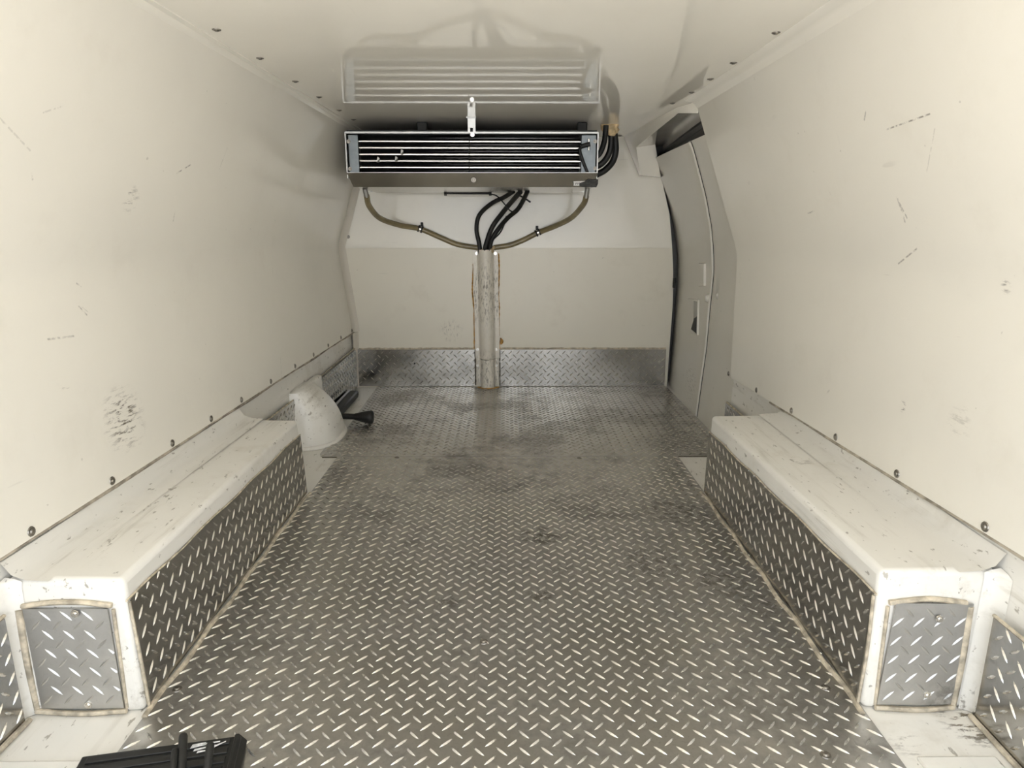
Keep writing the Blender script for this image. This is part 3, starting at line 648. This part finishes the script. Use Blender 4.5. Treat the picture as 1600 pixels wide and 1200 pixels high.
# hoses beside the unit up through the ceiling
G = 'black hoses beside the cooling unit'
for lab, pts, r in (('outermost', [(930, 274, 2.98), (945, 266, 2.98), (957, 253, 2.985), (962, 236, 2.98), (961, 216, 2.975), (958, 198, 2.97)], .0135),
                    ('middle', [(928, 262, 2.96), (941, 255, 2.96), (951, 241, 2.95), (955, 222, 2.94), (953, 197, 2.94)], .0125),
                    ('innermost', [(926, 248, 2.94), (937, 240, 2.93), (944, 222, 2.92), (946, 208, 2.905), (947, 196, 2.905)], .0115)):
    hose('refrigerant_hose', [PY(x, y, Y) for x, y, Y in pts], r, m_black, lab + ' black hose rising from the unit side into the ceiling', 'hose', G)
b = MB()
for (x, y, r) in ((948, 198, .020), (955, 197, .023), (961, 199, .016), (944, 196, .014)):
    c = PY(x, y, 2.935); c.z = 1.2; b.tube([c + Vector((0, 0, -r * 1.7)), c + Vector((.001, 0, -r * 1.5)), c + Vector((.003, 0, -r * 1.0)), c + Vector((-.002, .002, -r * .4)), c + Vector((0, 0, .01))], [r * .3, r * .75, r * 1.0, r * .85, r * 1.15], 10)
o = b.build('ceiling_foam', m_foam, smooth=80); tag(o, 'yellowed foam sealant where hoses enter the ceiling', 'sealant')

# ---------------------------------------------------------------- sliding door side (right, ahead of the wall panel)
def dprof(z):
    t = [(-.004, .816), (.15, .822), (.3, .828), (.5, .830), (.62, .826), (.70, .817), (.80, .796), (.90, .764), (1.0, .722), (1.075, .684), (1.13, .650)]
    for (a, x0), (c, x1) in zip(t, t[1:]):
        if z <= c: return lerp(x0, x1, (z - a) / (c - a))
    return t[-1][1]
def dedge(z):                                # Y of the door's rear edge
    t = [(-.004, 2.76), (.3, 2.73), (.48, 2.725), (.60, 2.70), (.70, 2.69), (.85, 2.665), (1.0, 2.62), (1.075, 2.58), (1.13, 2.56)]
    for (a, x0), (c, x1) in zip(t, t[1:]):
        if z <= c: return lerp(x0, x1, (z - a) / (c - a))
    return t[-1][1]
zz = [-.004] + [.04 * k for k in range(1, 28)] + [1.098]
rows = []
for z in zz:
    x = dprof(z); e = dedge(z); rows.append([(x + .03, e - .001, z), (x + .012, e + .002, z), (x + .004, e + .008, z), (x, e + .02, z), (x - .001, e + .12, z), (x, 3.02, z), (x + .001, 3.10, z), (x + .004, 3.17, z), (x + .009, 3.24, z), (x + .018, 3.32, z), (x + .03, 3.40, z)])
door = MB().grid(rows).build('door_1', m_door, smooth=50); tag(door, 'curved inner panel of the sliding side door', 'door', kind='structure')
rows = []
for z in zz:
    x = dprof(z); e = dedge(z); rows.append([(max(x, rx(1, 2.38) if z < .3 else x) + .004, 2.36, z), (x - .002, 2.40, z), (x - .003, e - .03, z), (x - .001, e - .014, z), (x + .004, e - .008, z), (x + .03, e - .006, z)])
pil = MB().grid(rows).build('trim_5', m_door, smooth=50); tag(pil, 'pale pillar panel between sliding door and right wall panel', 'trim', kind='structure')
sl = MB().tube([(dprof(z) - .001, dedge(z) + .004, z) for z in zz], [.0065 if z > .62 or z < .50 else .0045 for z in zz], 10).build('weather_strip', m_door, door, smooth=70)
MB().tube([(dprof(z) + .003, dedge(z) - .0065, z) for z in zz], .0042, 6).build('dark_gap', m_dark, door)
def on_door(x, y):
    best = None
    for i in range(400):
        Y = 2.55 + i * .0018; p = PY(x, y, Y); d = abs(p.x - dprof(p.z))
        if best is None or d < best[0]: best = (d, p)
    return best[1]
# embossed pads and the pull handle recess
def pad(pts, d, m, name, parent, bev=.004):
    P3 = [on_door(x, y) for x, y in pts]; N = Vector((-1, 0, -.1)).normalized()
    return MB().hexa([p - N * .01 for p in P3], [p + N * d for p in P3]).build(name, m, parent, bevel=bev, seg=3)
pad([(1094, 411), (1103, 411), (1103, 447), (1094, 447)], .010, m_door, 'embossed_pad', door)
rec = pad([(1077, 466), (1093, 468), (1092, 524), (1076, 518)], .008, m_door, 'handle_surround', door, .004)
pad([(1087, 470), (1092.5, 471), (1091.5, 520), (1086.5, 512)], .0092, m_frame, 'handle_slot', rec, .001)
pad([(1088, 497), (1092, 494), (1091.5, 521), (1083, 514)], .0102, m_dark, 'handle_opening', rec, .001)
c = on_door(1107, 466); MB().cyl(c, (-1, 0, 0), .02, .016, 14, .012).build('bump_stop', m_door, door, smooth=50)
c = Vector((dprof(.565) - .003, 2.63, .565)); MB().cyl(PP(1122, 463, (dprof(.5), 2.4, .5), (dprof(.5), 2.7, .5), (dprof(.62), 2.4, .62)) + Vector((.004, 0, 0)), (-1, 0, 0), .016, .012, 16, .009).build('bump_stop', m_door, pil, smooth=70)
q = on_door(1052, 450); MB().box(.812, .824, BULK - .03, BULK - .012, .50, .55).build('latch', m_dark, door, bevel=.003)
# header moulding above the door
A = Vector((.545, BULK, 1.207)); A2 = PY(998, 275, BULK - .005); B = PZ(1057, 168, 1.206); B2 = PY(1059, 177, B.y); Cc = Vector((.640, 2.386, 1.206)); C2 = PY(1089.5, 177, 2.384)
L1 = PY(994, 230, 3.15); L2 = PY(1000, 273, 3.22); R1 = PY(1027, 202, 2.85); R2 = PY(1024, 226, 3.15); R3 = PY(1032.5, 277, 3.22); R4 = PY(1034, 277.5, BULK)
b = MB(); vs = [A, A2, B, B2, Cc, C2, L1, L2, R1, R2, R3, R4]
b.add(vs, [(0, 2, 3, 6), (0, 6, 7, 1), (6, 3, 8, 9), (6, 9, 10, 7), (1, 7, 10, 11), (2, 4, 5, 3)])
o = b.build('trim_6', m_ceil, solid=.004, bevel=.003); tag(o, 'white moulded header boxing above the sliding door', 'trim', kind='structure')
# painted frame and black rail behind the header
rail = [Vector((.672, 2.37, 1.150)), Vector((.685, 2.62, 1.146)), Vector((.700, 2.9, 1.140)), Vector((.715, 3.2, 1.132)), Vector((.72, 3.30, 1.128))]
up = [C2 + Vector((0, -.012, .006)), B2 + Vector((.004, 0, .006)), R1 + Vector((.003, 0, .006)), R2 + Vector((.004, .02, .008)), R2 + Vector((.02, .14, .0))]
rows = []
for u, r in zip(up, rail):
    mid = (u + r) / 2 + Vector((.028, 0, .022)); rows.append([u, u.lerp(mid, .5) + Vector((.012, 0, .006)), mid, mid.lerp(r, .5) + Vector((.006, 0, .0)), r])
o = MB().grid(rows).build('trim_7', m_frame, smooth=60); tag(o, 'shiny grey painted door frame above the black rail', 'trim', kind='structure')
b = MB(); rr = []
for r in rail: rr.append([r + Vector((-.004, 0, .004)), r + Vector((-.008, 0, -.008)), r + Vector((.002, 0, -.020)), r + Vector((-.002, 0, -.026)), r + Vector((.010, 0, -.052)), r + Vector((.05, 0, -.05)), r + Vector((.05, 0, .01))])
o = b.grid(rr, True).build('trim_8', m_rail, smooth=30); tag(o, 'black sliding door rail under the header', 'trim', kind='structure')

# ---------------------------------------------------------------- loose things
# long bar lying by the left kick plate
root = empty('cargo_bar', (-.735, 2.82, 0), 'long black bar with metal top edge lying along the left kick plate', 'bar')
MB().box(-.756, -.712, 2.675, 3.08, .002, .034).build('channel', m_blackpl, root, bevel=.006)
MB().box(-.7575, -.747, 2.675, 3.09, .034, .040).build('metal_edge', m_case, root, bevel=.001)
MB().box(-.752, -.716, 3.08, 3.105, .002, .030).build('end_cap', m_black, root, bevel=.006)
# rod with flared end
a = PY(520, 657, 2.66); a.z = .022; e = PZ(556, 658, .018); f = PZ(584, 657, .022); e.y = f.y = a.y = 2.655
root = empty('flared_rod', ((a.x + f.x) / 2, 2.655, 0), 'black rod with flared rubber end poking out from the white cover', 'rod')
f = Vector((PY(584, 656, 2.655).x, 2.64, .030)); a = Vector((PY(515, 656, 2.655).x, 2.665, .030)); e = a.lerp(f, .60); e2 = a.lerp(f, .74)
MB().tube([a, e], .0125, 12).build('shaft', m_blackpl, root, smooth=60)
MB().tube([a.lerp(f, .58), e2, a.lerp(f, .90), f - Vector((.004, 0, 0)), f], [.0135, .021, .0275, .0275, .024], 14).build('flared_end', m_black, root, smooth=50)
# ribbed black panel in the near left corner
pr = PZ(377, 1147, .020); pl_ = PZ(128, 1180, .020)
U = (pr - pl_).normalized(); W = Vector((U.y, -U.x, 0)); wid = (pr - pl_).length
root = empty('ribbed_scoop', (pl_ + pr) / 2 - Vector((0, .08, .02)), 'black ribbed plastic panel with two rods in the near left corner', 'scoop')
def S(u, w, z): q = pl_ + U * u + W * w; return Vector((q.x, q.y, z))
b = MB(); b.hexa([S(0, 0, .006), S(wid, 0, .006), S(wid + .006, .22, .004), S(.0, .22, .004)], [S(0, 0, .018), S(wid, 0, .018), S(wid + .006, .22, .016), S(.0, .22, .016)])
panel = b.build('panel', m_blackpl, root, bevel=.002)
for k in range(11):
    w0 = .006 + k * .019; s0 = .0 + .010
    MB().hexa([S(s0, w0, .016), S(wid - .014, w0 - .002, .016), S(wid - .014, w0 + .0105, .016), S(s0, w0 + .0125, .016)], [S(s0, w0, .0205), S(wid - .014, w0 - .002, .0205), S(wid - .014, w0 + .0105, .0205), S(s0, w0 + .0125, .0205)]).build('rib', m_blackpl, panel, bevel=.0012)
MB().hexa([S(wid - .010, -.002, .005), S(wid + .008, -.004, .004), S(wid + .014, .22, .004), S(wid - .004, .22, .005)], [S(wid - .010, -.002, .0205), S(wid - .004, -.004, .020), S(wid + .002, .22, .019), S(wid - .004, .22, .020)]).build('rim', m_blackpl, root, bevel=.002)
def rod(x0, y0, x1, y1, Y0, Y1, r):
    a, c = PY(x0, y0, Y0), PY(x1, y1, Y1); d = (c - a); pts = [a + d * t for t in (-1.2, -.4, 0, .5, .9, .97, 1.0)]
    MB().tube(pts, [r, r, r, r, r, r * .8, r * .35], 12).build('rod', m_blackpl, root, smooth=60)
rod(284, 1198, 286.5, 1146, .80, .845, .0062); rod(324, 1200, 329, 1160, .80, .83, .0058); rod(270, 1205, 274, 1170, .79, .82, .005)
for k, (x, y, dx, dy) in enumerate(((298, 1168, 30, -7), (303, 1172, 34, -8), (300, 1165, 22, -5), (318, 1163, 26, -5), (335, 1166, 18, -8), (308, 1175, 16, -3))):
    p, q = PZ(x, y, .0212), PZ(x + dx, y + dy, .0212); n = Vector((0, .0022, 0))
    MB().add([p - n, q - n * .4, q + n * .4, p + n], [(0, 1, 2, 3)]).build('scuff_mark', m_scuff, panel, solid=.0004)
